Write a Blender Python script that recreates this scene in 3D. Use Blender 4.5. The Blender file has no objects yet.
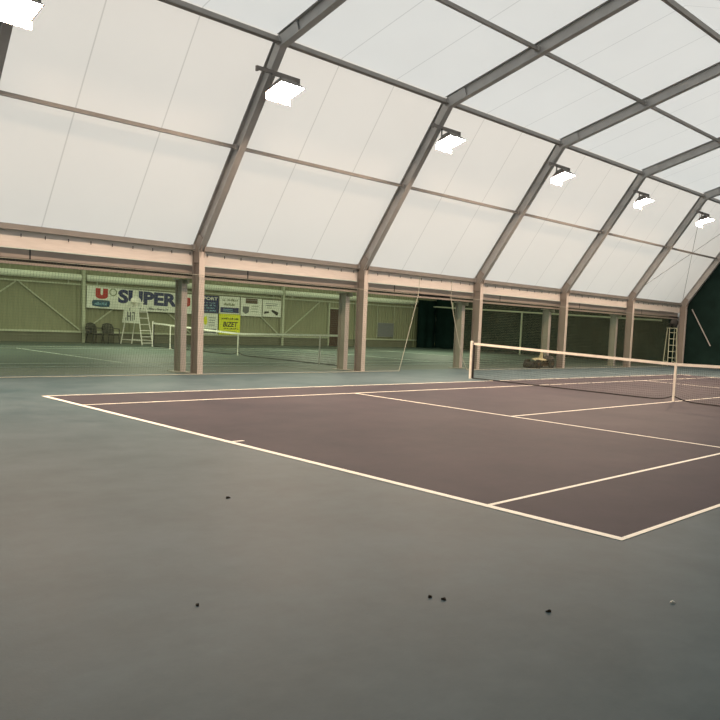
import bpy, math, random
from mathutils import Vector, Matrix
random.seed(7)
S = bpy.context.scene
COL = S.collection
PI = math.pi

# ------------------------------------------------------------------ materials
def new_mat(name):
    m = bpy.data.materials.new(name); m.use_nodes = True
    nt = m.node_tree; nt.nodes.clear()
    out = nt.nodes.new('ShaderNodeOutputMaterial')
    return m, nt, out

def srgb(r, g, b):
    f = lambda c: (c/255)/12.92 if c/255 <= .04045 else ((c/255+.055)/1.055)**2.4
    return (f(r), f(g), f(b), 1)

def mat(name, col, rough=.6, spec=.4, metal=0, var=.08, scale=6, bump=0.0, stretch=(1, 1, 1)):
    m, nt, out = new_mat(name)
    b = nt.nodes.new('ShaderNodeBsdfPrincipled')
    nt.links.new(b.outputs[0], out.inputs[0])
    b.inputs['Roughness'].default_value = rough
    b.inputs['Metallic'].default_value = metal
    b.inputs['Specular IOR Level'].default_value = spec
    tc = nt.nodes.new('ShaderNodeTexCoord')
    mp = nt.nodes.new('ShaderNodeMapping'); mp.inputs['Scale'].default_value = stretch
    nt.links.new(tc.outputs['Object'], mp.inputs['Vector'])
    n = nt.nodes.new('ShaderNodeTexNoise'); n.inputs['Scale'].default_value = scale
    n.inputs['Detail'].default_value = 5
    nt.links.new(mp.outputs[0], n.inputs['Vector'])
    r = nt.nodes.new('ShaderNodeValToRGB')
    r.color_ramp.elements[0].position = .3; r.color_ramp.elements[1].position = .7
    c = col
    r.color_ramp.elements[0].color = (c[0]*(1-var), c[1]*(1-var), c[2]*(1-var), 1)
    r.color_ramp.elements[1].color = (min(1, c[0]*(1+var)), min(1, c[1]*(1+var)), min(1, c[2]*(1+var)), 1)
    nt.links.new(n.outputs['Fac'], r.inputs[0]); nt.links.new(r.outputs[0], b.inputs['Base Color'])
    if bump:
        bp = nt.nodes.new('ShaderNodeBump'); bp.inputs['Strength'].default_value = bump
        bp.inputs['Distance'].default_value = .02
        nt.links.new(n.outputs['Fac'], bp.inputs['Height']); nt.links.new(bp.outputs[0], b.inputs['Normal'])
    return m

def floor_mat(name, col, col2, rough=.5, spec=.45):
    """acrylic court paint: broad cloudy wear, fine grain, scuffs"""
    m, nt, out = new_mat(name)
    N = nt.nodes.new; L = nt.links.new
    b = N('ShaderNodeBsdfPrincipled'); L(b.outputs[0], out.inputs[0])
    b.inputs['Specular IOR Level'].default_value = spec
    tc = N('ShaderNodeTexCoord')
    n1 = N('ShaderNodeTexNoise'); n1.inputs['Scale'].default_value = .35; n1.inputs['Detail'].default_value = 6; n1.inputs['Roughness'].default_value = .6
    n2 = N('ShaderNodeTexNoise'); n2.inputs['Scale'].default_value = 1.6; n2.inputs['Detail'].default_value = 8; n2.inputs['Roughness'].default_value = .65
    n3 = N('ShaderNodeTexNoise'); n3.inputs['Scale'].default_value = 60; n3.inputs['Detail'].default_value = 3
    for n in (n1, n2, n3): L(tc.outputs['Object'], n.inputs['Vector'])
    mr = N('ShaderNodeMapRange'); mr.inputs[1].default_value = .38; mr.inputs[2].default_value = .63
    ad = N('ShaderNodeMath'); ad.operation = 'MULTIPLY_ADD'; ad.inputs[1].default_value = .5
    L(n1.outputs['Fac'], ad.inputs[0])
    h = N('ShaderNodeMath'); h.operation = 'MULTIPLY'; h.inputs[1].default_value = .5
    L(n2.outputs['Fac'], h.inputs[0]); L(h.outputs[0], ad.inputs[2]); L(ad.outputs[0], mr.inputs[0])
    mx = N('ShaderNodeMix'); mx.data_type = 'RGBA'
    mx.inputs[6].default_value = col; mx.inputs[7].default_value = col2
    L(mr.outputs[0], mx.inputs[0]); L(mx.outputs[2], b.inputs['Base Color'])
    rr = N('ShaderNodeMapRange'); rr.inputs[3].default_value = rough-.07; rr.inputs[4].default_value = rough+.07
    L(n2.outputs['Fac'], rr.inputs[0]); L(rr.outputs[0], b.inputs['Roughness'])
    bp = N('ShaderNodeBump'); bp.inputs['Strength'].default_value = .15; bp.inputs['Distance'].default_value = .004
    L(n3.outputs['Fac'], bp.inputs['Height']); L(bp.outputs[0], b.inputs['Normal'])
    return m

X0, BAY = 4.888, 5.249
def membrane_mat(name, dif, tra, mixf):
    """white PVC roof cloth letting daylight through, welded seams at thirds of a bay"""
    m, nt, out = new_mat(name)
    N = nt.nodes.new; L = nt.links.new
    d = N('ShaderNodeBsdfDiffuse'); t = N('ShaderNodeBsdfTranslucent'); mix = N('ShaderNodeMixShader')
    mix.inputs[0].default_value = mixf
    L(d.outputs[0], mix.inputs[1]); L(t.outputs[0], mix.inputs[2]); L(mix.outputs[0], out.inputs[0])
    tc = N('ShaderNodeTexCoord'); sx = N('ShaderNodeSeparateXYZ'); L(tc.outputs['Object'], sx.inputs[0])
    a = N('ShaderNodeMath'); a.operation = 'MULTIPLY_ADD'; a.inputs[1].default_value = 3/BAY; a.inputs[2].default_value = -X0*3/BAY+300
    L(sx.outputs[0], a.inputs[0])
    fr = N('ShaderNodeMath'); fr.operation = 'FRACT'; L(a.outputs[0], fr.inputs[0])
    pp = N('ShaderNodeMath'); pp.operation = 'PINGPONG'; pp.inputs[1].default_value = .5; L(fr.outputs[0], pp.inputs[0])
    lt = N('ShaderNodeMath'); lt.operation = 'LESS_THAN'; lt.inputs[1].default_value = .0075; L(pp.outputs[0], lt.inputs[0])
    n = N('ShaderNodeTexNoise'); n.inputs['Scale'].default_value = .5; n.inputs['Detail'].default_value = 4
    L(tc.outputs['Object'], n.inputs['Vector'])
    v = N('ShaderNodeMapRange'); v.inputs[3].default_value = .95; v.inputs[4].default_value = 1.03; L(n.outputs['Fac'], v.inputs[0])
    sm = N('ShaderNodeMath'); sm.operation = 'MULTIPLY_ADD'; sm.inputs[1].default_value = -.22; sm.inputs[2].default_value = 1
    L(lt.outputs[0], sm.inputs[0])
    k = N('ShaderNodeMath'); k.operation = 'MULTIPLY'; L(v.outputs[0], k.inputs[0]); L(sm.outputs[0], k.inputs[1])
    for node, c in ((d, dif), (t, tra)):
        vm = N('ShaderNodeVectorMath'); vm.operation = 'SCALE'; vm.inputs[0].default_value = c[:3]
        L(k.outputs[0], vm.inputs['Scale']); L(vm.outputs[0], node.inputs['Color'])
    return m

def ribbed_mat(name, col, freq, rough=.55):
    """profiled sheet cladding, vertical ribs as relief"""
    m, nt, out = new_mat(name)
    N = nt.nodes.new; L = nt.links.new
    b = N('ShaderNodeBsdfPrincipled'); L(b.outputs[0], out.inputs[0])
    b.inputs['Roughness'].default_value = rough; b.inputs['Specular IOR Level'].default_value = .3
    tc = N('ShaderNodeTexCoord'); sx = N('ShaderNodeSeparateXYZ'); L(tc.outputs['Object'], sx.inputs[0])
    a = N('ShaderNodeMath'); a.operation = 'MULTIPLY'; a.inputs[1].default_value = freq*2*PI; L(sx.outputs[0], a.inputs[0])
    si = N('ShaderNodeMath'); si.operation = 'SINE'; L(a.outputs[0], si.inputs[0])
    bp = N('ShaderNodeBump'); bp.inputs['Strength'].default_value = .7; bp.inputs['Distance'].default_value = .02
    L(si.outputs[0], bp.inputs['Height']); L(bp.outputs[0], b.inputs['Normal'])
    n = N('ShaderNodeTexNoise'); n.inputs['Scale'].default_value = 1.2; n.inputs['Detail'].default_value = 5
    L(tc.outputs['Object'], n.inputs['Vector'])
    mx = N('ShaderNodeMix'); mx.data_type = 'RGBA'
    mx.inputs[6].default_value = (col[0]*.88, col[1]*.88, col[2]*.85, 1); mx.inputs[7].default_value = (col[0]*1.1, col[1]*1.1, col[2]*1.08, 1)
    L(n.outputs['Fac'], mx.inputs[0]); L(mx.outputs[2], b.inputs['Base Color'])
    return m

def emit_mat(name, col, s):
    m, nt, out = new_mat(name)
    e = nt.nodes.new('ShaderNodeEmission'); e.inputs[0].default_value = col; e.inputs[1].default_value = s
    nt.links.new(e.outputs[0], out.inputs[0]); return m

M = dict(
    floor=floor_mat('grey_green_court_paint', (.046, .080, .093, 1), (.096, .136, .152, 1), .58, .16),
    sfloor=floor_mat('teal_court_paint', (.066, .092, .079, 1), (.084, .11, .092, 1), .6, .22),
    court=floor_mat('mauve_court_paint', (.052, .050, .062, 1), (.082, .073, .085, 1), .62, .05),
    line=mat('cream_line_paint', (.90, .87, .76), .55, .3, var=.06, scale=9),
    sline=mat('worn_line_paint', (.60, .66, .58), .6, .3, var=.1, scale=4),
    roof=membrane_mat('translucent_roof_cloth', (.80, .78, .74), (.66, .67, .66), .6),
    sroof=membrane_mat('translucent_side_roof', (.74, .80, .60), (.50, .56, .40), .5),
    cloth=mat('opaque_white_cloth', (.72, .70, .66), .6, .2, var=.04, scale=2),
    alu=mat('grey_aluminium', (.40, .395, .385), .5, .4, .25, var=.08, scale=3),
    alud=mat('dull_purlin_metal', (.26, .25, .235), .55, .35, .2, var=.08, scale=3),
    colm=mat('shade_darkened_column_metal', (.27, .24, .215), .5, .4, .1, var=.06, scale=3),  # darkened so the column sides look shaded beside the bright fronts
    scol=mat('side_column_metal', (.30, .31, .255), .5, .4, .1, var=.06, scale=3),  # shade on the side hall columns put into a darker base colour
    facing=mat('cream_lamplit_front', (.56, .51, .47), .5, .4, var=.05, scale=3),  # lamplight on the column fronts put into a lighter colour
    gutter=mat('beige_gutter_metal', (.30, .265, .235), .5, .4, var=.06, scale=2),
    valance=mat('white_valance_cloth', (.68, .64, .60), .6, .25, var=.05, scale=3, bump=.2, stretch=(1, 1, 6)),
    dark=mat('dark_rubber', (.025, .025, .022), .6, .3, var=.2),
    black=mat('black_plastic', (.022, .024, .020), .45, .4, var=.15),
    iron=mat('blackened_iron', (.05, .05, .048), .5, .4, .3, var=.15),
    wall=ribbed_mat('olive_sheet_cladding', (.275, .28, .178), 5),
    wrail=mat('pale_green_steel', (.50, .52, .38), .5, .3, var=.05),
    liner=mat('pale_liner_cloth', (.88, .90, .74), .6, .25, var=.05, scale=3),
    curtain=mat('dark_green_curtain', (.009, .022, .019), .8, .05, var=.25, scale=1.5, bump=.3),
    netting=mat('green_netting_cord', (.17, .20, .13), .7, .2, var=.1),
    hem=mat('pale_net_border', (.42, .43, .36), .7, .2, var=.08),
    tnet=mat('black_net_cord', (.03, .028, .028), .7, .2, var=.1),
    white=mat('white_paint', (.80, .78, .70), .5, .35, var=.04),
    warmwhite=mat('white_canvas_band', (.86, .80, .70), .6, .25, var=.08, scale=5),
    board=mat('white_vinyl', (.78, .79, .68), .5, .3, var=.03),
    navy=mat('navy_vinyl', (.025, .035, .11), .5, .3, var=.08),
    red=mat('red_vinyl', (.42, .035, .03), .5, .3, var=.06),
    blue=mat('petrol_vinyl', (.03, .09, .14), .5, .3, var=.06),
    sky=mat('light_blue_vinyl', (.30, .55, .65), .5, .3, var=.06),
    yellow=mat('yellow_vinyl', (.72, .74, .03), .5, .3, var=.06),
    olive=mat('olive_print', (.24, .27, .15), .6, .2, var=.1),
    grey=mat('grey_print', (.16, .17, .16), .6, .2, var=.1),
    ink=mat('black_print', (.03, .03, .025), .6, .2, var=.1),
    maroon=mat('brown_red_door_paint', (.05, .022, .018), .5, .3, var=.1),
    plinth=mat('dark_olive_plinth', (.15, .15, .105), .6, .3, var=.1, scale=2),
    panel=mat('blue_grey_panel_paint', (.16, .17, .19), .5, .3, var=.06),
    cream=mat('cream_cover_cloth', (.42, .40, .25), .7, .2, var=.12, bump=.3),
    brown=mat('rusty_brown_metal', (.09, .06, .035), .6, .3, var=.2),
    lamp=emit_mat('floodlight_glass', (1, .70, .49, 1), 660),
    housing=mat('floodlight_casting', (.16, .15, .14), .5, .4, .3, var=.1),
    wire=mat('steel_cable', (.16, .15, .14), .5, .4, .5, var=.1),
    leaf=mat('dry_leaf', (.035, .028, .02), .8, .1, var=.3, scale=40),
    chip=mat('pale_paper', (.75, .75, .70), .7, .2, var=.05),
)

# ------------------------------------------------------------------ mesh builder
class MB:
    def __init__(s): s.v = []; s.f = []
    def add(s, vs, fs):
        o = len(s.v); s.v += [tuple(p) for p in vs]; s.f += [tuple(i+o for i in f) for f in fs]; return s
    def box(s, a, b):
        (x0, y0, z0), (x1, y1, z1) = a, b
        x0, x1 = min(x0, x1), max(x0, x1); y0, y1 = min(y0, y1), max(y0, y1); z0, z1 = min(z0, z1), max(z0, z1)
        return s.add([(x0,y0,z0),(x1,y0,z0),(x1,y1,z0),(x0,y1,z0),(x0,y0,z1),(x1,y0,z1),(x1,y1,z1),(x0,y1,z1)],
                     [(3,2,1,0),(4,5,6,7),(0,1,5,4),(1,2,6,5),(2,3,7,6),(3,0,4,7)])
    def bar(s, p, q, w, d, up=(0, 0, 1), off=0):
        """rectangular bar from p to q, w across, d along the direction nearest 'up'"""
        p, q = Vector(p), Vector(q); t = (q-p).normalized(); u = Vector(up)
        a = t.cross(u)
        if a.length < 1e-4: a = t.cross(Vector((0, 1, 0)))
        a.normalize(); b = a.cross(t).normalized()
        vs = []
        for e in (p, q):
            for i, j in ((-1,-1),(1,-1),(1,1),(-1,1)): vs.append(e+a*(i*w/2)+b*(j*d/2+off))
        return s.add(vs, [(3,2,1,0),(4,5,6,7),(0,1,5,4),(1,2,6,5),(2,3,7,6),(3,0,4,7)])
    def ibeam(s, p, q, w, d, up, tf=.014, tw=.016):
        s.bar(p, q, w, tf, up, d/2-tf/2); s.bar(p, q, w, tf, up, -d/2+tf/2)
        return s.bar(p, q, tw, d-2*tf, up)
    def tube(s, pts, r, n=8, closed=False):
        pts = [Vector(p) for p in pts]; rings = []
        prev = None
        for i, p in enumerate(pts):
            a = pts[max(i-1, 0)]; b = pts[min(i+1, len(pts)-1)]
            t = (b-a).normalized()
            u = Vector((0, 0, 1)) if abs(t.z) < .95 else Vector((0, 1, 0))
            x = t.cross(u).normalized(); y = x.cross(t).normalized()
            if prev is not None and x.dot(prev) < 0: x, y = -x, -y
            prev = x
            rr = r[i] if isinstance(r, (list, tuple)) else r
            rings.append([p+x*(math.cos(2*PI*k/n)*rr)+y*(math.sin(2*PI*k/n)*rr) for k in range(n)])
        vs = [v for g in rings for v in g]; fs = []
        for i in range(len(pts)-1):
            for k in range(n):
                fs.append((i*n+k, i*n+(k+1) % n, (i+1)*n+(k+1) % n, (i+1)*n+k))
        fs.append(tuple(range(n-1, -1, -1))); fs.append(tuple((len(pts)-1)*n+k for k in range(n)))
        return s.add(vs, fs)
    def grid(s, fn, nu, nv):
        vs = [fn(i/nu, j/nv) for j in range(nv+1) for i in range(nu+1)]
        return s.add(vs, [(j*(nu+1)+i, j*(nu+1)+i+1, (j+1)*(nu+1)+i+1, (j+1)*(nu+1)+i) for j in range(nv) for i in range(nu)])
    def blob(s, c, rx, ry, rz, n=12, m=8, jit=0):
        c = Vector(c); vs = [c+Vector((0, 0, -rz))]
        for j in range(1, m):
            th = -PI/2+PI*j/m
            for i in range(n):
                k = 1+random.uniform(-jit, jit); a = 2*PI*i/n
                vs.append(c+Vector((rx*math.cos(th)*math.cos(a)*k, ry*math.cos(th)*math.sin(a)*k, rz*math.sin(th)*k)))
        vs.append(c+Vector((0, 0, rz))); fs = []
        for i in range(n): fs.append((0, 1+(i+1) % n, 1+i))
        for j in range(m-2):
            for i in range(n):
                a = 1+j*n; fs.append((a+i, a+(i+1) % n, a+n+(i+1) % n, a+n+i))
        a = 1+(m-2)*n
        for i in range(n): fs.append((a+i, a+(i+1) % n, len(vs)-1))
        return s.add(vs, fs)
    def disc(s, c, axis, r, w, n=20):
        c = Vector(c); ax = Vector(axis).normalized()
        return s.tube([c-ax*(w/2), c+ax*(w/2)], r, n)
    def poly(s, pts, y0, y1):
        """prism: outline pts in (x, z) between depths y0 and y1"""
        n = len(pts); vs = [(x, y0, z) for x, z in pts]+[(x, y1, z) for x, z in pts]
        fs = [tuple(range(n)), tuple(range(2*n-1, n-1, -1))]+[(i, n+i, n+(i+1) % n, (i+1) % n) for i in range(n)]
        return s.add(vs, fs)
    def build(s, name, m, parent=None, smooth=False):
        me = bpy.data.meshes.new(name); me.from_pydata(s.v, [], s.f); me.update(); me.validate()
        import bmesh
        bm = bmesh.new(); bm.from_mesh(me); bmesh.ops.recalc_face_normals(bm, faces=bm.faces); bm.to_mesh(me); bm.free()
        if smooth:
            for p in me.polygons: p.use_smooth = True
        me.materials.append(M[m] if isinstance(m, str) else m)
        o = bpy.data.objects.new(name, me); COL.objects.link(o)
        if parent: 
            o.parent = parent
            o.matrix_parent_inverse = Matrix.Translation(-parent_loc(parent)) if False else Matrix()
        return o

def parent_loc(p): return p.location
def tag(o, label=None, cat=None, group=None, kind=None):
    if label: o['label'] = label
    if cat: o['category'] = cat
    if group: o['group'] = group
    if kind: o['kind'] = kind
    return o
def thing(name, label, cat, loc=(0, 0, 0), rz=0, group=None):
    o = bpy.data.objects.new(name, None); COL.objects.link(o); o.empty_display_size = .1
    o.location = loc; o.rotation_euler = (0, 0, rz)
    return tag(o, label, cat, group)
def shift(mb, d):
    """the builder's points as seen from a thing standing at d"""
    mb.v = [(x-d[0], y-d[1], z-d[2]) for x, y, z in mb.v]; return mb
def dup(o, parent=None):
    c = o.copy(); COL.objects.link(c)
    if parent: c.parent = parent
    for ch in list(o.children): dup(ch, c)
    return c
def structure(name, mb, m, smooth=False): return tag(mb.build(name, m, None, smooth), kind='structure')

def text_mb(txt, h, width=None, bold=0.0, depth=.006, shear=0.0, slab=False):
    """lettering as a mesh builder: x along the line, z up, front facing -y, left-bottom at the origin"""
    cu = bpy.data.curves.new('lettering', 'FONT'); cu.body = txt; cu.size = 1; cu.extrude = .5; cu.offset = bold; cu.shear = shear
    cu.resolution_u = 3
    ob = bpy.data.objects.new('lettering', cu); COL.objects.link(ob)
    dg = bpy.context.evaluated_depsgraph_get()
    me = bpy.data.meshes.new_from_object(ob.evaluated_get(dg))
    bpy.data.objects.remove(ob); bpy.data.curves.remove(cu)
    xs = [v.co.x for v in me.vertices]; ys = [v.co.y for v in me.vertices]
    x0, x1, y0, y1 = min(xs), max(xs), min(ys), max(ys)
    kz = h/(y1-y0); kx = (width/(x1-x0)) if width else kz
    mb = MB()
    mb.add([((v.co.x-x0)*kx, -v.co.z*depth, (v.co.y-y0)*kz) for v in me.vertices], [tuple(p.vertices) for p in me.polygons])
    bpy.data.meshes.remove(me)
    return mb
def moved(mb, d):
    mb.v = [(x+d[0], y+d[1], z+d[2]) for x, y, z in mb.v]; return mb

# ------------------------------------------------------------------ setting
YC = 14.657                       # front faces of the column row
YS = 15.15                        # where the side hall begins
YW, ZW = 32.38, -.13              # cladding of the side hall, floor height there
def zs(y): return 0 if y < YS else ZW*(y-YS)/(YW-YS)
XA, XB = -11.0, 31.45
RIDGE = (5.95, 9.026)
EAVE, KNEE = (14.84, 3.069), (11.684, 7.363)
MID, RMID = (13.227, 5.299), (8.796, 8.201)
mir = lambda p: (2*RIDGE[0]-p[0], p[1])

structure('floor', MB().box((XA, -6.2, -.2), (XB+.3, YS, 0)), 'floor')
sf = MB(); sf.add([(XA, YS, -.3), (XB+.3, YS, -.3), (XB+.3, YW+.3, -.3), (XA, YW+.3, -.3), (XA, YS, 0), (XB+.3, YS, 0), (XB+.3, YW+.3, ZW), (XA, YW+.3, ZW)],
       [(3,2,1,0),(4,5,6,7),(0,1,5,4),(1,2,6,5),(2,3,7,6),(3,0,4,7)])
structure('floor_side', sf, 'sfloor')

# roof cloth over the frames, both slopes and both leg flanks
def off(p, q, d):                # point p pushed out of the line p-q
    t = Vector((q[0]-p[0], q[1]-p[1])).normalized(); return (p[0]+t.y*d, p[1]-t.x*d)
D = .17
e1 = off(EAVE, KNEE, D); k0 = off(KNEE, EAVE, -D); k1 = off(KNEE, RIDGE, D)
kn = ((k0[0]+k1[0])/2+.03, (k0[1]+k1[1])/2+.03); rd = (RIDGE[0], RIDGE[1]+D)
prof = [(15.2, e1[1]-.15), e1, kn, rd, mir(kn), mir(e1), (mir(e1)[0]-.3, e1[1]-.1)]
cl = MB()
for (a, b) in zip(prof[:-1], prof[1:]):
    cl.add([(XA, a[0], a[1]), (XB, a[0], a[1]), (XB, b[0], b[1]), (XA, b[0], b[1])], [(0, 1, 2, 3)])
structure('ceiling', cl, 'roof')
# closing walls out of sight behind and beside the camera
structure('wall_right', MB().box((XA, -6.3, 0), (XB+.3, -6.2, 3.3)).box((XA, -6.3, 3.2), (XB+.3, mir(e1)[0]-.2, 3.3)), 'wall')
structure('wall_back', MB().box((XA-.1, -6.3, -.2), (XA, YW+.3, 9.4)), 'curtain')
# side hall
structure('wall_left', MB().box((XA, YW, -.35), (XB+.3, YW+.12, 3.15)), 'wall')
sr = MB()
sp = [(15.75, 2.62), (18, 3.05), (21, 3.5), (24, 3.75), (27.5, 3.7), (30.5, 3.4), (32.42, 3.1)]
for a, b in zip(sp[:-1], sp[1:]):
    sr.add([(XA, a[0], a[1]), (XB+.3, a[0], a[1]), (XB+.3, b[0], b[1]), (XA, b[0], b[1])], [(0, 1, 2, 3)])
structure('ceiling_side', sr, 'sroof')
structure('wall_end', MB().box((XB+.3, -6.3, -.35), (XB+.4, YW+.3, 9.4)), 'cloth')

# eave trim: white valance with lacing, thin lower rail
vl = MB()
def valf(u, v):
    x = XA+(XB-.1-XA)*u
    return (x, 14.99+.008*math.sin(x*2.1)+.004*math.sin(v*PI), 2.66+.40*v)
vl.grid(valf, 170, 4)
structure('trim_1', vl, 'valance', True)
lc = MB(); x = -.9
while x < XB-.5:
    lc.bar((x, 14.965, 2.89), (x, 14.965, 2.96), .014, .012, (0, 1, 0)); x += .47
tag(lc.build('trim_2', 'iron'), kind='structure')
structure('trim_4', MB().box((XA, 15.2, 2.39), (XB, 15.5, 2.447)), 'iron')  # dark filler in the gap below the gutter, standing for its shade
structure('trim_3', MB().box((XA, 15.16, 2.335), (XB, 15.26, 2.39)), 'gutter')

# ------------------------------------------------------------------ gutter, one length per bay
ordn = ['first', 'second', 'third', 'fourth', 'fifth', 'last']
bayname = {-1: 'left of the leftmost full column', 0: 'between the first and second columns', 1: 'between the second and third columns',
           2: 'between the third and fourth columns', 3: 'between the fourth and fifth columns', 4: 'between the fifth and last columns'}
for b in range(-1, 5):
    xa, xb = X0+BAY*b, X0+BAY*(b+1)
    g = thing('gutter', 'beige box gutter under the white valance '+bayname[b], 'gutter', (xa, 15.3, 2.45), 0, 'box gutters along the column row')
    m = MB().box((.004, -.19, 0), (BAY-.004, .19, .014)).box((.004, -.19, 0), (BAY-.004, -.176, .205)).box((.004, .176, 0), (BAY-.004, .19, .205))
    m.build('trough', 'gutter', g)
    # dark joint strip and outlet as on the photographed joints
    MB().box((1.55, -.197, -.002), (1.58, -.188, .207)).build('joint_strip', 'iron', g)

# ------------------------------------------------------------------ portal frames
flabels = {
 -1: 'grey portal frame cut by the left edge of the photo, beside the largest floodlight',
  0: 'grey portal frame with the nearest full column, first full frame from the left',
  1: 'grey portal frame second from the left, its column beside the opening in the divider net',
  2: 'grey portal frame third from the left, its column right behind the net post',
  3: 'grey portal frame fourth from the left, its column right of the court sweeper',
  4: 'grey portal frame fifth from the left, last before the gable frame',
  5: 'grey gable portal frame at the far right against the dark green curtain'}
def frame(k):
    x = X0+BAY*k+(.2 if k < 0 else 0)
    t = thing('portal_frame', flabels[k], 'portal frame', (x, 14.84, 0), 0, 'portal frames carrying the roof cloth')
    L = lambda y, z: (0, y-14.84, z)
    # column: I section, web across the hall
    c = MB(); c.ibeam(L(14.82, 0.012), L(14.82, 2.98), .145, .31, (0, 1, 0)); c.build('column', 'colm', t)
    o = MB().box((-.0725, 14.655-14.84, .014), (.0725, 14.665-14.84, 2.98)).build('lit_front_strip', 'facing', t); o['label'] = 'cream column front with the lamplight painted in'  # added strip, paints the lit front apart from the shaded web
    MB().box((-.15, -.2, 0), (.15, .26, .014)).build('base_plate', 'colm', t)
    n = Vector((0, KNEE[1]-EAVE[1], -(KNEE[0]-EAVE[0]))).normalized()
    l = MB(); l.ibeam(L(*EAVE), L(*KNEE), .16, .30, n); l.build('leg', 'alu', t)
    n2 = Vector((0, RIDGE[1]-KNEE[1], -(RIDGE[0]-KNEE[0]))).normalized()
    r = MB(); r.ibeam(L(*KNEE), L(*RIDGE), .16, .30, n2); r.build('rafter', 'alu', t)
    mk = mir(KNEE)
    r = MB(); r.ibeam(L(*RIDGE), L(*mk), .16, .30, Vector((0, -n2.y, n2.z))); r.build('rafter', 'alu', t)
    # gusset plates at eave and knee
    g = MB()
    for s in (-1, 1):
        xx = s*.045
        g.add([(xx+dx, y-14.84, z) for dx in (-.006, .006) for y, z in ((14.68, 2.72), (15.02, 2.72), (15.02, 3.1), (14.75, 3.42), (14.56, 3.3))],
              [(0,1,2,3,4),(9,8,7,6,5),(0,5,6,1),(1,6,7,2),(2,7,8,3),(3,8,9,4),(4,9,5,0)])
    g.build('eave_gusset', 'colm', t)
    g = MB()
    for s in (-1, 1):
        xx = s*.045
        g.add([(xx+dx, y-14.84, z) for dx in (-.006, .006) for y, z in ((11.99, 6.78), (12.12, 6.9), (11.76, 7.46), (11.1, 7.66), (11.02, 7.44), (11.62, 7.25))],
              [(0,1,2,3,4,5),(11,10,9,8,7,6),(0,6,7,1),(1,7,8,2),(2,8,9,3),(3,9,10,4),(4,10,11,5),(5,11,6,0)])
    g.build('knee_gusset', 'alu', t)
    return t
for k in range(-1, 6): frame(k)

# purlins, one per bay and line
lines = [('eave', (14.95, 3.08), .085, .12, 'eave purlin above the valance'), ('mid', MID, .075, .075, 'purlin halfway up the side'),
         ('knee', KNEE, .10, .11, 'purlin at the roof bend'), ('rmid', RMID, .085, .085, 'purlin halfway up the roof'), ('ridge', (RIDGE[0], RIDGE[1]), .10, .12, 'ridge purlin')]
pb = {-1: 'in the leftmost bay of the photo', 0: 'between the first and second full frames', 1: 'between the second and third full frames',
      2: 'between the third and fourth full frames', 3: 'between the fourth and fifth full frames', 4: 'in the last bay by the end curtain'}
for nm, (y, z), w, d, lab in lines:
    for b in range(-1, 5):
        if nm == 'rmid' and b < 0: continue
        if nm == 'ridge' and b < 1: continue
        xa = X0+BAY*b
        p = thing('purlin', 'grey '+lab+' '+pb[b], 'purlin', (xa, y, z), 0, {'eave': 'eave purlins', 'mid': 'purlins halfway up the side', 'knee': 'purlins at the roof bend', 'rmid': 'purlins halfway up the roof', 'ridge': 'ridge purlins'}[nm])
        up = (0, 0, 1)
        if nm == 'knee': up = (0, .5, 1)
        m = MB().bar((.06, 0, 0), (BAY-.06, 0, 0), w, d, up)
        if nm in ('eave', 'knee'): m.bar((.06, -w*.5-.008, -d*.5+.012), (BAY-.06, -w*.5-.008, -d*.5+.012), .03, .022, up)
        m.build('tube', 'alud', p)
        for xx in (.075, BAY-.075):
            MB().bar((xx-.03, 0, 0), (xx+.03, 0, 0), w+.035, d+.035, up).build('end_bracket', 'alu', p)

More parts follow.
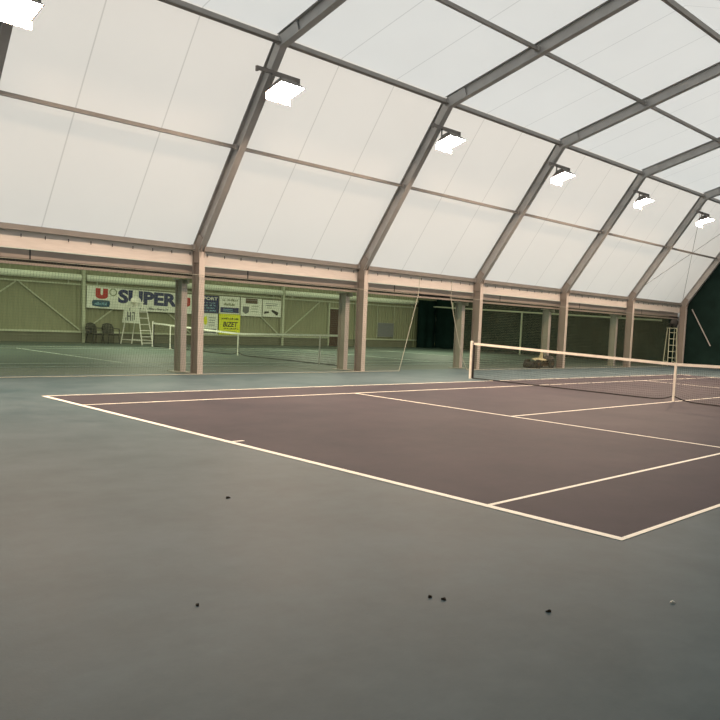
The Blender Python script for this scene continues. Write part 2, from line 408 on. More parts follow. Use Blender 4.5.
# ------------------------------------------------------------------ floodlights
llab = {-1: 'largest and nearest glowing floodlight, at the top left corner of the photo', 0: 'glowing floodlight under the first full frame, second from the left',
        1: 'glowing floodlight under the second full frame, third from the left', 2: 'glowing floodlight under the third full frame, fourth from the left',
        3: 'small glowing floodlight under the fourth full frame, second from the right', 4: 'smallest and farthest glowing floodlight, at the right edge of the photo'}
def floodlight(k):
    x = X0+BAY*k
    y0, z0 = 11.66, 6.66
    t = thing('floodlight', llab[k], 'floodlight', (x, y0, z0), 0, 'floodlights under the portal frames')
    # stand-off arm from the leg, crossbar, yoke, housing, glass
    MB().bar((0, .36, .12), (0, -.02, 0), .05, .05).build('arm', 'housing', t)
    MB().bar((-.60, 0, 0), (.46, 0, 0), .06, .075).box((.43, -.035, -.14), (.47, .035, .035)).box((-.61, -.035, -.07), (-.57, .035, .035)).build('crossbar', 'housing', t)
    R = Matrix.Rotation(math.radians(-16), 4, 'X')           # glass looks down and into the court
    C = Vector((.10, -.02, -.2))
    y = MB(); y.box(C+Vector((-.36, -.02, .14)), C+Vector((.36, .02, .165)))
    y.box(C+Vector((-.36, -.02, -.03)), C+Vector((-.34, .02, .165))).box(C+Vector((.34, -.02, -.03)), C+Vector((.36, .02, .165))); y.build('yoke', 'housing', t)
    h = MB(); w1, d1, w2, d2 = .32, .27, .16, .11
    vs = [R @ Vector(p)+C for p in [(-w1,-d1,-.10),(w1,-d1,-.10),(w1,d1,-.10),(-w1,d1,-.10),(-w2,-d2,.11),(w2,-d2,.11),(w2,d2,.11),(-w2,d2,.11),
                                     (-w1*.95,-d1*.95,-.10),(w1*.95,-d1*.95,-.10),(w1*.95,d1*.95,-.10),(-w1*.95,d1*.95,-.10),(-w1*.95,-d1*.95,-.07),(w1*.95,-d1*.95,-.07),(w1*.95,d1*.95,-.07),(-w1*.95,d1*.95,-.07)]]
    h.add(vs, [(4,5,6,7),(0,1,5,4),(1,2,6,5),(2,3,7,6),(3,0,4,7),(0,8,9,1),(1,9,10,2),(2,10,11,3),(3,11,8,0),(8,12,13,9),(9,13,14,10),(10,14,15,11),(11,15,12,8),(12,15,14,13)])
    sh = MB(); vs = [R @ Vector(p)+C for p in [(-w1,d1,-.09),(w1,d1,-.09),(w1,d1+.04,-.25),(-w1,d1+.04,-.25),(-w1,d1+.012,-.09),(w1,d1+.012,-.09),(w1,d1+.052,-.25),(-w1,d1+.052,-.25)]]
    sh.add(vs, [(0,1,2,3),(7,6,5,4),(0,4,5,1),(1,5,6,2),(2,6,7,3),(3,7,4,0)]); sh.build('added_light_shield', 'housing', t)  # added plate, keeps the lamp's light off the cloth behind it
    h.build('housing', 'housing', t)
    g = MB(); a_, b_ = w1*.94, d1*.94
    def dome(uu, vv):
        x_, y_ = 2*uu-1, 2*vv-1
        return R @ Vector((x_*a_, y_*b_, -.092-.012*(1-abs(x_)**2.5)*(1-abs(y_)**2.5)))+C
    g.grid(dome, 8, 8)
    o = g.build('glass', 'lamp', t); o['label'] = 'glowing warm white glass'
for k in range(-1, 5): floodlight(k)

# ------------------------------------------------------------------ main court
CY = [0, 1.372, 5.50, 9.72, 11.13]; XS, XN = 5.60, 11.86; XE = 2*XN
ct = thing('tennis_court', 'mauve brown tennis court marked with cream lines on the grey floor', 'tennis court', (0, 0, 0))
MB().box((0, 0, .0008), (XE, CY[4], .003)).build('playing_surface', 'court', ct)
zt = .0046
def ln(name, a, b, m='line', par=None, z0=.002, z1=.0046): MB().box((a[0], a[1], z0), (b[0], b[1], z1)).build(name, m, par)
w = .05
for xx, s in ((0, 1), (XE, -1)):
    ln('baseline', (xx-.04, -.025), (xx+.04, CY[4]+.025), par=ct)
for yy in (CY[0], CY[4]):
    ln('doubles_sideline', (0.045, yy-w/2), (XE-.045, yy+w/2), par=ct)
for yy in (CY[1], CY[3]):
    ln('singles_sideline', (0.045, yy-w/2), (XE-.045, yy+w/2), par=ct)
for xx in (XS, XE-XS):
    ln('service_line', (xx-w/2, CY[1]+w/2), (xx+w/2, CY[3]-w/2), par=ct)
ln('centre_line', (XS+w/2, CY[2]-w/2), (XE-XS-w/2, CY[2]+w/2), par=ct)
ln('centre_mark', (.045, CY[2]-w/2), (.20, CY[2]+w/2), par=ct)
ln('centre_mark', (XE-.2, CY[2]-w/2), (XE-.045, CY[2]+w/2), par=ct)

def tennis_net(label, x, ya, yb, yc, hp, hc, zfun, pitch, wr, post_m, band_m, strap=True, cord='tnet', pr=.042):
    t = thing('tennis_net', label, 'tennis net', (x, yc, zfun(yc)))
    z0 = zfun(yc)
    P = lambda y, z: (0, y-yc, z-z0)
    def ztop(y):
        f = abs(y-yc)/((yb-yc) if y > yc else (yc-ya)); return zfun(y)+hc+(hp-hc)*f
    lift = .11 if strap else 0
    zbot = lambda y: zfun(y)+.025+lift*math.exp(-abs((y-yc)/.22)**1.3)
    for yy in (ya, yb):
        MB().tube([P(yy, zfun(yy)), P(yy, zfun(yy)+hp+.03)], pr, 14).tube([P(yy, zfun(yy)+hp+.03), P(yy, zfun(yy)+hp+.045)], [pr, pr*.7], 14).build('post', post_m, t)
    n = 24
    hb = MB()
    a, b = ya+.09, yb-.09
    ys = [a+(b-a)*i/n for i in range(n+1)]
    for i in range(n):
        hb.add([(dx, y-yc, ztop(y)-z0+dz) for y in (ys[i], ys[i+1]) for dx, dz in ((-.008, -.065), (.008, -.065), (.008, 0), (-.008, 0))],
               [(0,1,5,4),(1,2,6,5),(2,3,7,6),(3,0,4,7)]+([(3,2,1,0)] if i == 0 else [])+([(4,5,6,7)] if i == n-1 else []))
    hb.build('headband', band_m, t)
    nt_ = MB(); y = a
    while y <= b+.001:
        nt_.tube([P(y, zbot(y)), P(y, ztop(y)-.06)], wr, 4); y += pitch
    rows = int((hc-.1)/pitch)
    for j in range(1, rows):
        f = j/rows
        nt_.tube([P(yy, zbot(yy)+(ztop(yy)-.06-zbot(yy))*f) for yy in ys], wr, 4)
    nt_.build('netting', cord, t)
    fine = sorted(set(ys+[yc+d for d in (-.6, -.45, -.3, -.2, -.1, 0, .1, .2, .3, .45, .6)]))
    MB().tube([P(yy, zbot(yy)) for yy in fine], .016, 6).build('bottom_cord', cord, t)
    for yy in (a, b): MB().bar(P(yy, zbot(yy)), P(yy, ztop(yy)-.06), .03, pr*1.4, (0, 1, 0)).build('side_band', cord, t)
    for yy, y2 in ((ya, a), (yb, b)): MB().tube([P(yy, zfun(yy)+hp-.02), P(y2, ztop(y2)-.03)], .006, 6).build('cable', 'wire', t)
    if strap: MB().box((-.016, -.03, .004), (.016, .03, hc+.006)).build('centre_strap', band_m, t)
    return t
tennis_net('black tennis net with cream headband across the mauve court', XN, -.92, 11.93, 5.50, 1.05, .92, lambda y: 0, .05, .0021, 'warmwhite', 'warmwhite')

# ------------------------------------------------------------------ side court
XM = 11.1
sc = thing('tennis_court', 'teal tennis court in the side hall behind the divider net, faint white lines', 'tennis court', (XM, 23.2, zs(23.2)))
def sl(name, xa, ya, xb, yb, nseg=1):
    m = MB()
    vs = [(xx-XM, yy-23.2, zs(yy)-zs(23.2)+dz) for dz in (.001, .005) for xx, yy in ((xa, ya), (xb, ya), (xb, yb), (xa, yb))]
    m.add(vs, [(3,2,1,0),(4,5,6,7),(0,1,5,4),(1,2,6,5),(2,3,7,6),(3,0,4,7)]); m.build(name, 'sline', sc)
for yy in (17.6, 28.2): sl('doubles_sideline', -.8, yy, 23.0, yy+.05)
for yy in (18.9, 26.9): sl('singles_sideline', -.8, yy, 23.0, yy+.05)
for xx in (5.0, 17.4): sl('service_line', xx, 18.95, xx+.06, 26.9)
sl('centre_line', 5.06, 22.9, 17.4, 22.95)
for xx in (-.85, 23.0): sl('baseline', xx, 17.6, xx+.06, 28.25)
sn = tennis_net('dark tennis net with white headband in the side hall', XM, 16.75, 29.2, 22.75, 1.03, .84, zs, .06, .003, 'white', 'board', pr=.03)
for yy, hh, lab in ((27.6, .95, 'white singles stick at the far end of the side hall net, by the umpire chair'), (17.85, 1.0, 'white singles stick at the near end of the side hall net, left of a column')):
    ss = thing('singles_stick', lab, 'stick', (XM-.07, yy, zs(yy)), 0, 'singles sticks at the side hall net')
    MB().tube([(0, 0, 0), (0, 0, hh)], .022, 8).build('rod', 'white', ss)
    MB().box((-.05, -.05, 0), (.05, .05, .012)).build('foot', 'white', ss)

# ------------------------------------------------------------------ side hall columns
clab = {0: 'side hall column just left of the nearest main column', 1: 'side hall column just left of the second main column, by the side net post', 2: 'side hall column left of the third main column, at the gathered net',
        3: 'side hall column right behind the court sweeper', 4: 'side hall column left of the fifth main column'}
for k in range(0, 5):
    x = X0+BAY*k
    t = thing('side_column', 'pale green '+clab[k], 'column', (x, 15.46, 0), 0, 'second row of columns in the side hall')
    zb = zs(15.65)
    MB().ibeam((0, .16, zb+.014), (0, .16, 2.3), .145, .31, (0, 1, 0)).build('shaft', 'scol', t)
    o = MB().box((-.0725, -.004, zb+.014), (.0725, .006, 2.22)).build('lit_front_strip', 'facing', t); o['label'] = 'cream column front with the lamplight painted in'  # same added lit strip as on the main columns
    MB().box((-.2, -.06, zb-.004), (.2, .42, zb+.014)).build('base_plate', 'scol', t)
    MB().box((-.12, -.03, 2.3), (.12, .38, 2.32)).box((-.02, -.20, 2.2), (.02, -.0, 2.32)).build('head_plate', 'scol', t)

# ------------------------------------------------------------------ divider nets (hang in front of the columns)
YN = 14.59
def divider(label, xl_top, xl_bot, xr_top, xr_bot, ztop, pitch, cuts):
    t = thing('divider_net', label, 'divider net', ((xl_bot+xr_bot)/2, YN, 0))
    ox = t.location.x
    def P(u, v):   # u across, v up; lower edge trails on the floor
        xl = xl_bot+(xl_top-xl_bot)*(v**.75 if xl_top < xl_bot else v); xr = xr_bot+(xr_top-xr_bot)*v
        x = xl+(xr-xl)*u
        return (x-ox, .02*math.sin(x*1.9)*(1-v), .015+(ztop-.015)*v)
    n = MB(); nv = int((xr_bot-xl_bot)/pitch); nh = int(ztop/pitch)
    for i in range(nv+1): n.tube([P(i/nv, j/4) for j in range(5)], .0017, 3)
    for j in range(nh+1): n.tube([P(i/40, j/nh) for i in range(41)], .0017, 3)
    n.build('netting', 'netting', t)
    MB().tube([P(i/60, 0) for i in range(61)], .010, 6).build('lower_hem', 'hem', t)
    MB().tube([P(i/60, 1) for i in range(61)], .006, 6).build('upper_cord', 'hem', t)
    for e in cuts: MB().tube([P(e, j/8) for j in range(9)], .012, 6).build('edge_hem', 'hem', t)
    for e in cuts:                # the edge rope runs on up to the purlin
        q = P(e, 1); MB().tube([q, (q[0]+.03, .0, 3.0)], .008, 6).build('edge_rope', 'hem', t)
    return t
divider('green divider net across the left bays, its free edge slanting right of the second column', -5, -5, 12.25, 11.55, 2.42, .058, (1,))
divider('green divider net over the right bays, gathered at its left edge to a side column', 13.75, 14.75, 29.2, 29.2, 2.42, .058, (0,))

# ------------------------------------------------------------------ side hall wall fittings
YF = YW-.10
for x, wh in ((9.52, 'left of the white banner'), (14.68, 'hidden behind the nearest columns'), (19.80, 'right of the row of posters'), (24.93, 'right of the brown door')):
    p = tag(MB().ibeam((x, YF-.02, zs(YF)), (x, YF-.02, 3.08), .13, .16, (0, 1, 0)).build('wall_post', 'wrail'), 'pale green wall post '+wh+' in the side hall', 'post', 'wall posts in the side hall')
posts = [4.36, 9.52, 14.68, 19.80, 24.93, 30.05]
bl = ['left of the chairs', 'behind the white banner', 'under the row of posters', 'at the brown door', 'under the grey panel']
for i in range(5):
    a, b = posts[i]+.07, posts[i+1]-.07
    for z, nm, h in ((.30, 'lower', .075), (2.34, 'upper', .06)):
        if nm == 'lower' and i == 3:
            b2 = 22.9
        else: b2 = b
        tag(MB().box((a, YF-.02, z), (b2, YF+.04, z+h)).build('wall_rail', 'wrail'), f'pale green {nm} wall rail in the side hall bay {bl[i]}', 'rail', f'{nm} wall rails in the side hall')
    if i < 4:
        c = (posts[i]+posts[i+1])/2
        for s, e in ((-1, a+.02), (1, b-.02)):
            if i == 3 and s > 0: continue
            tag(MB().bar((e, YF+.058, .40), (c+s*.06, YF+.058, 2.32), .05, .06, (0, 1, 0)).build('wall_brace', 'wrail'),
                f"pale green diagonal wall brace {bl[i]}, {'left' if s < 0 else 'right'} half of its V", 'brace', 'diagonal wall braces in the side hall')
    # pale tube of rolled liner under the roof
    lr = thing('liner_roll', 'pale green liner roll along the top of the wall, '+bl[i], 'liner roll', (posts[i], YF-.045, 2.665), 0, 'liner rolls along the wall top')
    MB().tube([(.12, 0, 0), (posts[i+1]-posts[i]-.12, 0, 0)], .14, 14).build('roll', 'liner', lr, True)
    for xx in (.6, posts[i+1]-posts[i]-.6): MB().box((xx-.02, .03, -.266), (xx+.02, .08, -.12)).build('bracket', 'wrail', lr)

def board(name, label, x0, x1, z0, z1, m, cat='poster', y=YF-.04, group=None):
    t = thing(name, label, cat, (x0, y, z0), 0, group)
    MB().box((0, 0, 0), (x1-x0, .02, z1-z0)).build('panel', m, t)
    return t, x1-x0, z1-z0
def put(mb, d, m, par, name='lettering'): return moved(mb, d).build(name, m, par)
def squiggle(x, z, w, h, n, seed, th=.012):
    """small unreadable print: a run of short strokes"""
    r = random.Random(seed); m = MB(); dx = w/n
    for i in range(n):
        hh = h*r.uniform(.35, 1); xx = x+i*dx
        if r.random() < .14: continue
        m.box((xx, -.006, z), (xx+dx*.32, 0, z+hh)); m.box((xx, -.006, z+hh*r.choice((0, .5, .9))), (xx+dx*.8, 0, z+hh*r.choice((0, .5, .9))+th))
    return m
def lines_(x, z, w, n, dz, seed, th=.02):
    r = random.Random(seed); m = MB()
    for i in range(n): m.box((x+r.uniform(0, .06)*w, -.005, z-i*dz), (x+w*r.uniform(.75, 1), 0, z-i*dz+th))
    return m

# long white banner
bn, bw, bh = board('banner', 'long white banner lettered SUPER in navy with a red U emblem at each end', 9.62, 15.0, 1.40, 2.34, 'board', 'banner', YF-.122)
bn.rotation_euler = (0, math.radians(.9), 0)
def U_shape(x, z, w, h):
    m = MB(); n = 10
    pts = [(x, z+h), (x, z+h*.35)]
    pts += [(x+w/2-w/2*math.cos(PI*i/n), z+h*.30-h*.30*math.sin(PI*i/n)) for i in range(n+1)]
    pts += [(x+w, z+h), (x+w*.60, z+h), (x+w*.60, z+h*.45), (x+w*.5, z+h*.36), (x+w*.40, z+h*.45), (x+w*.40, z+h)]
    return m.poly(pts, -.006, 0)
U_shape(.37, .41, .53, .46).build('emblem', 'red', bn)
MB().poly([(.24, .10), (.22, .26), (.26, .35), (.65, .37), (.98, .36), (1.01, .22), (.97, .08), (.6, .05)], -.006, 0).build('emblem_plate', 'blue', bn)
moved(squiggle(.34, .14, .56, .15, 9, 3), (0, -.006, 0)).build('emblem_print', 'sky', bn)
rg = MB()
for i in range(20):
    a0, a1 = 2*PI*i/20, 2*PI*(i+1)/20
    rg.poly([(1.13+.17*math.cos(a), .74+.17*math.sin(a)) for a in (a0, a1)]+[(1.13+.125*math.cos(a), .74+.125*math.sin(a)) for a in (a1, a0)], -.006, 0)
rg.build('ring_mark', 'olive', bn)
put(text_mb('SUPER', .62, 2.80, .05), (1.35, 0, .28), 'navy', bn)
put(squiggle(0, 0, 1.75, .14, 24, 5), (2.0, 0, .08), 'grey', bn, 'small_print')
U_shape(4.42, .33, .40, .44).build('emblem', 'red', bn)

t, w, h = board('poster', 'navy poster headed SPORT, partly hidden by the nearest column', 14.95, 16.0, 1.42, 2.27, 'navy', group='posters on the side hall wall')
put(text_mb('SPORT', .15, .92, .02), (.08, 0, h-.22), 'board', t)
for i in range(4): put(squiggle(0, 0, .78, .07, 13, 20+i), (.15, 0, h-.38-.13*i), 'sky', t, 'small_print')
t, w, h = board('poster', 'white poster with olive lettering over a navy strip, above the yellow poster', 16.05, 17.19, 1.42, 2.28, 'board', group='posters on the side hall wall')
put(squiggle(0, 0, .95, .13, 12, 31, .03), (.09, 0, h-.22), 'olive', t)
put(squiggle(0, 0, .62, .15, 8, 32, .03), (.24, 0, h-.45), 'olive', t)
MB().box((.06, -.006, .06), (w-.04, 0, .32)).build('strip', 'navy', t)
put(moved(lines_(0, 0, .7, 2, .08, 4), (0, -.006, 0)), (.2, 0, .21), 'sky', t, 'small_print')
t, w, h = board('poster', 'white poster with a brown photo strip and a grey shield shape', 17.25, 18.5, 1.36, 2.27, 'board', group='posters on the side hall wall')
MB().box((.28, -.006, h-.27), (.98, 0, h-.02)).build('picture', 'brown', t)
MB().box((.28, -.009, h-.12), (.98, -.006, h-.09)).build('picture_band', 'gutter', t)
MB().poly([(.12, .48), (.12, .2), (.3, .1), (.48, .2), (.48, .48)], -.006, 0).build('shield', 'grey', t)
put(lines_(0, 0, .45, 3, .14, 6, .03), (.62, 0, .5), 'olive', t, 'small_print')
t, w, h = board('poster', 'white poster with two dark machine pictures, rightmost of the posters', 18.55, 19.68, 1.37, 2.24, 'board', group='posters on the side hall wall')
put(lines_(0, 0, .75, 2, .09, 8, .03), (.18, 0, h-.2), 'grey', t, 'small_print')
MB().poly([(.52, .30), (.58, .38), (.98, .24), (.92, .08), (.86, .08)], -.006, 0).build('picture', 'ink', t)
MB().poly([(.06, .16), (.12, .27), (.38, .28), (.40, .2), (.1, .14)], -.006, 0).build('picture', 'ink', t)
put(lines_(0, 0, .3, 2, .1, 9, .025), (.25, 0, .55), 'olive', t, 'small_print')
t, w, h = board('poster', 'yellow poster lettered BIZET in black', 16.05, 17.24, .372, 1.405, 'yellow', group='posters on the side hall wall')
put(text_mb('BIZET', .25, .84, .03, shear=.2), (.22, 0, .40), 'ink', t)
put(squiggle(0, 0, .95, .10, 13, 41, .02), (.14, 0, .77), 'ink', t, 'small_print')
put(squiggle(0, 0, .9, .06, 15, 42, .025), (.2, 0, .28), 'ink', t, 'small_print')
put(lines_(0, 0, .9, 2, .09, 43, .02), (.12, 0, .17), 'olive', t, 'small_print')
t, w, h = board('poster', 'white poster with a yellow figure, below the navy poster', 14.95, 15.98, .372, 1.40, 'board', group='posters on the side hall wall')
MB().poly([(.30, .5), (.26, .8), (.42, .92), (.46, .6), (.4, .45)], -.006, 0).build('picture', 'yellow', t)
put(lines_(0, 0, .45, 4, .12, 44, .03), (.52, 0, .8), 'grey', t, 'small_print')
MB().box((.06, -.006, .06), (.95, 0, .28)).build('strip', 'grey', t)
put(lines_(0, 0, .7, 2, .08, 45, .025), (.15, -.006, .2), 'board', t, 'small_print')

structure('trim_5', MB().box((XA, YF+.045, ZW-.02), (22.9, YF+.099, .30)).box((24.03, YF+.045, ZW-.02), (29.6, YF+.099, .30)), 'plinth')
# door and grey panel
d = MB().box((22.98, YF, zs(YF)), (23.95, YF+.09, 1.98))
d1 = tag(d.build('door_1', 'maroon'), kind='structure')
fr = MB().box((22.90, YF-.03, zs(YF)), (22.98, YF+.09, 2.30)).box((23.95, YF-.03, zs(YF)), (24.03, YF+.09, 2.30)).box((22.98, YF-.03, 1.98), (23.95, YF+.09, 2.06)).build('door_frame', 'wrail', d1)
MB().tube([(23.85, YF-.05, .85), (23.73, YF-.05, .85)], .015, 8).tube([(23.85, YF, .85), (23.85, YF-.05, .85)], .012, 8).build('door_handle', 'wire', d1)
t = thing('wall_panel', 'blue grey square panel between two thin uprights on the green wall', 'panel', (26.65, YF, .5))
MB().box((0, 0, 0), (1.27, .06, .81)).build('sheet', 'panel', t)
MB().box((-.03, -.015, -.03), (1.30, 0.0, .0)).box((-.03, -.015, .81), (1.30, 0, .84)).box((-.03, -.015, 0), (0, 0, .81)).box((1.27, -.015, 0), (1.30, 0, .81)).build('frame', 'scol', t)
for xx in (-.045, 1.315): MB().tube([(xx, .03, -.12), (xx, .03, 1.84)], .018, 8).build('upright', 'wrail', t)

# ------------------------------------------------------------------ plastic chairs
def plastic_chair():
    t = thing('plastic_chair', 'x', 'chair')
    MB().grid(lambda u, v: (-.23+.46*u, -.22+.44*v, .42-.02*math.sin(PI*u)+.01*v), 6, 5).grid(lambda u, v: (-.23+.46*u, -.22+.44*v, .40-.02*math.sin(PI*u)), 6, 5).box((-.23, -.235, .37), (.23, -.215, .43)).build('seat', 'black', t)
    b = MB()
    for i in range(7):
        u = -.2+.4*i/6; top = .86-.9*u*u
        b.bar((u*.9, .22, .43), (u*1.05, .30, top), .05, .014, (0, 1, 0))
    b.tube([(-.24, .215, .43), (-.25, .27, .70), (-.17, .30, .83), (0, .305, .87), (.17, .30, .83), (.25, .27, .70), (.24, .215, .43)], .022, 8)
    b.build('backrest', 'black', t)
    for s in (-1, 1):
        MB().tube([(s*.25, .26, .66), (s*.28, .05, .66), (s*.28, -.16, .65), (s*.26, -.21, .60), (s*.25, -.22, .42)], .02, 8).build('armrest', 'black', t)
        MB().tube([(s*.22, -.2, .41), (s*.27, -.25, 0)], [.026, .017], 8).build('leg', 'black', t)
        MB().tube([(s*.22, .2, .41), (s*.27, .28, 0)], [.026, .017], 8).build('leg', 'black', t)
    return t
c1 = plastic_chair(); c2 = dup(c1)
c1['label'] = 'black plastic armchair against the side hall wall, left of the pair beside the wall post'
c2['label'] = 'black plastic armchair against the side hall wall, right of the pair under the red emblem'
for c, x in ((c1, 9.76), (c2, 10.44)):
    c['group'] = 'plastic chairs by the side hall wall'; c.location = (x, 31.62, zs(31.62)); 
c1.rotation_euler = (0, 0, .25); c2.rotation_euler = (0, 0, .1)

# ------------------------------------------------------------------ umpire chairs
def umpire(label, loc, rz, W, Dp, H, panel, seat_m, back_m, rungs, metal):
    """ladder on the -y face from (0,0) to (W,0); legs Dp behind"""
    t = thing('umpire_chair', label, 'umpire chair', loc, rz, 'umpire chairs')
    lean = .28*Dp
    for xx in (0, W):
        xi = W*.5+(xx-W*.5)*.8
        MB().tube([(xx, 0, 0), (xi, lean, H)], .021, 8).build('ladder_rail', metal, t)
        MB().tube([(xx, Dp, 0), (xi, Dp-lean*.9, H)], .021, 8).build('rear_leg', metal, t)
    for i in range(rungs):
        f = (i+.35)/rungs; sh = .2*f*.5*W
        MB().box((sh, lean*f-.03, H*f-.014), (W-sh, lean*f+.05, H*f+.014)).build('rung', metal, t)
    for xx in (0.0, W):
        a = .12; xi = W*.5+(xx-W*.5)*(1-.2*a)
        MB().tube([(xi, lean*a, H*a), (xi, Dp-lean*.9*a, H*a)], .018, 8).build('side_brace', metal, t)
    sx0, sx1 = W*.1, W*.9
    MB().box((sx0-.03, lean-.02, H), (sx1+.03, Dp-lean*.9+.05, H+.03)).build('platform', metal, t)
    yb = Dp-lean*.9-.05
    MB().box((sx0+.03, lean+.12, H+.22), (sx1-.03, yb, H+.26)).box((sx0+.06, lean+.15, H+.03), (sx0+.1, lean+.19, H+.22)).box((sx1-.1, lean+.15, H+.03), (sx1-.06, lean+.19, H+.22)).box((sx0+.06, yb-.08, H+.03), (sx0+.1, yb-.04, H+.22)).box((sx1-.1, yb-.08, H+.03), (sx1-.06, yb-.04, H+.22)).build('seat', seat_m, t)
    bk = MB(); bk.blob(((sx0+sx1)/2+.3*W, yb+.03, H+.29), (sx1-sx0)*.60, .06, .20, 18, 10); bk.build('backrest', back_m, t, True)
    if panel:
        p = MB().add([(sh, yy, zz) for sh in (-.075, -.06) for yy, zz in ((lean*.25, H*.58), (Dp-lean*.40, H*.58), (Dp-lean*.72, H*1.0), (lean*.6, H*1.0))],
                     [(0,1,2,3),(7,6,5,4),(0,4,5,1),(1,5,6,2),(2,6,7,3),(3,7,4,0)])
        po = p.build('sponsor_panel', 'board', t)
        m = MB()
        for (ya, yb2, za, zb) in ((.30, .34, .66, .88), (.30, .41, .84, .88), (.38, .41, .64, .80), (.47, .52, .64, .88), (.60, .65, .64, .88), (.47, .65, .74, .78), (.70, .73, .64, .72), (.52, .55, .90, .98)):
            m.box((-.082, Dp*ya, H*za), (-.0755, Dp*yb2, H*zb))
        m.build('lettering', 'grey', po)
    return t
umpire('white umpire chair with a lettered side panel, in front of the SUPER banner', (11.22, 30.35, zs(30.4)+.001), math.radians(19), .62, 1.22, 1.62, True, 'white', 'white', 6, 'white')
umpire('tall pale umpire chair with dark seat beside the gable column', (30.1, 14.95, 0), math.radians(-42), .46, .62, 1.86, False, 'black', 'iron', 6, 'wrail')

# ------------------------------------------------------------------ end curtains
def curtain(name, label, x, ya, yb, zfun, folds, amp, zb=lambda y: .0):
    t = thing(name, label, 'curtain', (x, (ya+yb)/2, zb((ya+yb)/2)))
    cy, cz = t.location.y, t.location.z
    m = MB(); n = int(abs(yb-ya)*8); nv = 14
    r = random.Random(3); ph = [r.uniform(0, 6) for _ in range(8)]
    def P(u, v, o=0):
        y = ya+(yb-ya)*u; top = zfun(y); z = zb(y)+.02+(top-zb(y)-.02)*v
        d = amp*(math.sin(y*folds+ph[0]+.6*math.sin(z*1.3))+.6*math.sin(y*folds*2.3+ph[1]+z*.7)+.5*math.sin(z*2.1+y*.8+ph[2]))
        return (-abs(d)+o, y-cy, z-cz)
    m.grid(lambda u, v: P(u, v), n, nv); m.grid(lambda u, v: P(u, v, .02), n, nv)
    m.build('cloth', 'curtain', t, True)
    return t
def gable(y):
    k, r = KNEE, RIDGE
    yy = y if y > RIDGE[0] else 2*RIDGE[0]-y
    if yy > k[0]: return EAVE[1]+(KNEE[1]-EAVE[1])*min(1, max(0, (EAVE[0]-yy)/(EAVE[0]-KNEE[0])))
    return KNEE[1]+(RIDGE[1]-KNEE[1])*(KNEE[0]-yy)/(KNEE[0]-RIDGE[0])
curtain('end_curtain', 'dark green curtain closing the gable end behind the main court', 31.42, 14.82, -3.0, gable, 1.7, .035)
curtain('end_curtain', 'dark green curtain closing the end of the side hall', 31.5, YW-.25, 15.3, lambda y: 2.60+.9*min(1, max(0, (y-15.4)/1.0)) if y < 20 else 3.5, 2.6, .05, zs)
t = thing('corner_curtain', 'dark green curtain return in the far corner of the side hall wall', 'curtain', (29.7, YF-.3, zs(YF)))
MB().grid(lambda u, v: (1.66*u, .05*math.sin(u*14), 3.0*v), 24, 4).grid(lambda u, v: (1.66*u, .05*math.sin(u*14)+.02, 3.0*v), 24, 4).build('cloth', 'curtain', t, True)
t = thing('curtain_rail', 'pale green pole with an upright in front of the side hall end curtain', 'rail', (31.0, 24.8, 0))
MB().tube([(0, 7.1, 2.50), (0, -8.9, 2.24)], .042, 8).build('pole', 'wrail', t)
MB().tube([(-.01, 0, zs(24.8)), (-.01, 0, 2.38)], .05, 8).build('upright', 'wrail', t)
MB().box((-.03, 5.4, 2.40), (.03, 5.52, 2.80)).build('bracket', 'wrail', t)
# diagonal strap and bracing cables
tag(MB().bar((31.2, 14.40, 2.86), (31.2, 13.30, 1.10), .05, .012, (1, 0, 0)).build('tension_strap', 'alu'), 'grey strap running diagonally down the green gable curtain', 'strap')
def onleg(x, z, o=-.0): 
    f = (z-EAVE[1])/(KNEE[1]-EAVE[1]); return (x, EAVE[0]+(KNEE[0]-EAVE[0])*f+.10, z+.07)
tag(MB().tube([onleg(26.2, 3.40), onleg(30.95, 7.2)], .009, 6).build('bracing_cable', 'wire'), 'dark bracing cable rising to the right across the far bay', 'cable', 'bracing cables in the far bay')
tag(MB().tube([onleg(30.95, 3.25), onleg(26.2, 7.2)], .009, 6).build('bracing_cable', 'wire'), 'dark bracing cable rising to the left across the far bay towards the farthest floodlight', 'cable', 'bracing cables in the far bay')

# ------------------------------------------------------------------ court sweeper
t = thing('court_sweeper', 'dark court sweeping cart with cream cover and upright handle, beyond the tennis net', 'sweeper', (19.6, 15.08, 0))
for xx in (-.48, .42):
    for yy in (-.26, .26):
        wv = MB().disc((xx, yy, .17), (0, 1, 0), .17, .09, 18).build('wheel', 'dark', t)
        MB().disc((xx, yy*1.02, .17), (0, 1, 0), .06, .11, 12).build('hub', 'brown', wv)
MB().box((-.62, -.19, .10), (.5, .19, .24)).build('deck', 'brown', t)
MB().grid(lambda u, v: (-.58+.85*u, -.24+.48*v, .27+.07*math.sin(PI*v)+.05*math.sin(PI*u)+.02*math.sin(9*u+4*v)), 16, 10).grid(lambda u, v: (-.58+.85*u, -.24+.48*v, .235), 16, 10).build('cover', 'cream', t, True)
MB().tube([(.02, 0, .24), (.10, 0, .66)], [.10, .05], 10).build('column', 'cream', t)
MB().tube([(.10, -.2, .64), (.10, .2, .64)], .022, 8).tube([(.14, 0, .62), (.30, 0, .25)], .02, 8).build('handle', 'dark', t)
MB().blob((.53, 0, .27), .32, .24, .22, 14, 8, .12).build('collector_bag', 'black', t)
MB().disc((-.66, 0, .12), (0, 1, 0), .12, .46, 16).build('brush', 'dark', t)

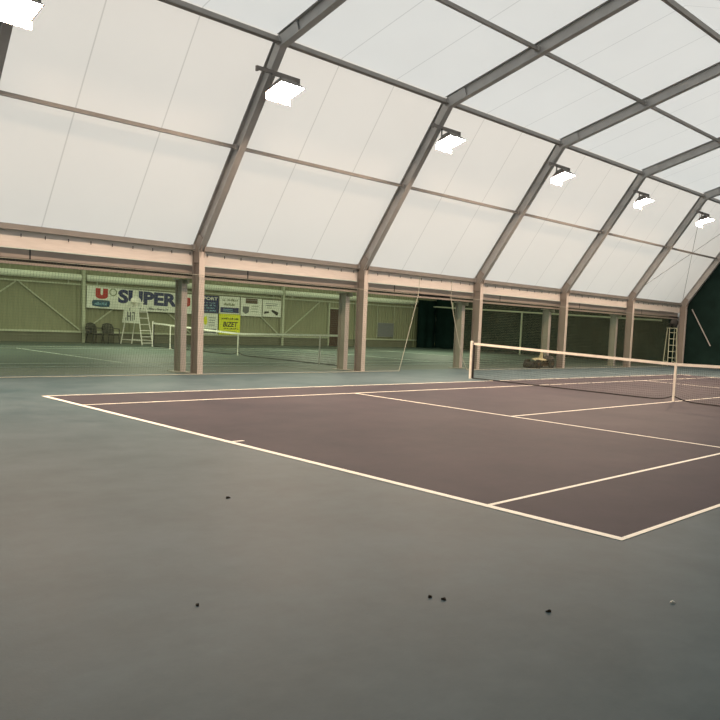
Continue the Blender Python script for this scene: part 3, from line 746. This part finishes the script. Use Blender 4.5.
# ------------------------------------------------------------------ scraps on the floor
def scrap(name, label, x, y, s, m, cat, rz):
    mb = MB(); pts = [(s*(.55+.45*random.random())*math.cos(2*PI*i/7), s*.6*(.55+.45*random.random())*math.sin(2*PI*i/7)) for i in range(7)]
    vs = [(px, py, .0) for px, py in pts]+[(px, py, .006+.004*(i % 3)) for i, (px, py) in enumerate(pts)]
    mb.add(vs, [tuple(range(6, -1, -1)), tuple(range(7, 14))]+[(i, (i+1) % 7, 7+(i+1) % 7, 7+i) for i in range(7)])
    o = mb.build(name, m); o.location = (x, y, 0); o.rotation_euler = (0, 0, rz)
    tag(o, label, cat, 'scraps lying on the grey floor')
for x, y, s, m, nm, lab in ((-2.05, .09, .022, 'leaf', 'leaf_scrap', 'dark leaf scrap on the grey floor, left one of the close pair'), (-2.02, .01, .02, 'leaf', 'leaf_scrap', 'dark leaf scrap on the grey floor, right one of the close pair'),
        (-1.71, -.52, .018, 'leaf', 'leaf_scrap', 'dark leaf scrap on the grey floor right of the close pair'), (-3.1, .84, .017, 'leaf', 'leaf_scrap', 'dark leaf scrap on the grey floor in the lower left of the photo'),
        (-1.02, -.94, .02, 'chip', 'paper_scrap', 'small white paper scrap on the grey floor below the near court corner'), (-1.61, 2.94, .035, 'leaf', 'leaf_scrap', 'dark leaf scrap on the grey floor left of the baseline')):
    scrap(nm, lab, x, y, s, m, 'scrap', random.uniform(0, 3))

# ------------------------------------------------------------------ light
wd = bpy.data.worlds.new('dusk_sky'); S.world = wd; wd.use_nodes = True
wn = wd.node_tree; bg = wn.nodes['Background']; bg.inputs[1].default_value = 1.53
gtc = wn.nodes.new('ShaderNodeTexCoord'); gsx = wn.nodes.new('ShaderNodeSeparateXYZ'); grm = wn.nodes.new('ShaderNodeValToRGB')
wn.links.new(gtc.outputs['Generated'], gsx.inputs[0])
gmr = wn.nodes.new('ShaderNodeMapRange'); gmr.inputs[1].default_value = -1; gmr.inputs[2].default_value = 1
wn.links.new(gsx.outputs[2], gmr.inputs[0]); wn.links.new(gmr.outputs[0], grm.inputs[0]); wn.links.new(grm.outputs[0], bg.inputs[0])
el = grm.color_ramp.elements
el[0].position = .0; el[0].color = (1.3, .95, .70, 1)
el[1].position = 1.0; el[1].color = (.83, .93, .97, 1)
e2 = el.new(.5); e2.color = (2.32, 1.70, 1.28, 1)
e3 = el.new(.78); e3.color = (.90, .98, 1.0, 1)
def area(name, loc, sx, sy, power, col, rot=(0, 0, 0)):
    l = bpy.data.lights.new(name, 'AREA'); l.shape = 'RECTANGLE'; l.size = sx; l.size_y = sy; l.energy = power; l.color = col
    o = bpy.data.objects.new(name, l); COL.objects.link(o); o.location = loc; o.rotation_euler = rot
for i, x in enumerate((1, 9, 17, 25)):
    area('side_hall_lamp', (x, 25.5, 3.55), .5, 3.0, 270, (.96, 1.0, .70))

# ------------------------------------------------------------------ camera
p = [-5.323666169670135, -2.9727890724890806, 1.6151993355031309, 0.7005241792518919, -0.08721164535109963, 0.052931993123385236, 784.1393687343113, 120.29577561713145, 31.94134945700216]
yaw, pit, rol = p[3:6]
f = Vector((math.cos(yaw)*math.cos(pit), math.sin(yaw)*math.cos(pit), math.sin(pit)))
r = f.cross(Vector((0, 0, 1))).normalized(); u = r.cross(f)
r2 = r*math.cos(rol)+u*math.sin(rol); u2 = -r*math.sin(rol)+u*math.cos(rol)
cam = bpy.data.cameras.new('camera'); co = bpy.data.objects.new('camera', cam); COL.objects.link(co)
mw = Matrix((( r2.x, u2.x, -f.x, p[0]), (r2.y, u2.y, -f.y, p[1]), (r2.z, u2.z, -f.z, p[2]), (0, 0, 0, 1)))
co.matrix_world = mw
cam.sensor_fit = 'HORIZONTAL'; cam.sensor_width = 36; cam.lens = p[6]*36/720
cam.shift_x = -p[7]/720; cam.shift_y = p[8]/720; cam.clip_start = .05; cam.clip_end = 200
S.camera = co
S.view_settings.view_transform = 'Standard'; S.view_settings.look = 'None'; S.view_settings.gamma = 1; S.view_settings.exposure = 0
S.view_settings.use_curve_mapping = False
S.cycles.use_denoising = True
S.cycles.max_bounces = 10; S.cycles.diffuse_bounces = 6; S.cycles.transparent_max_bounces = 12
S.cycles.sample_clamp_indirect = 8
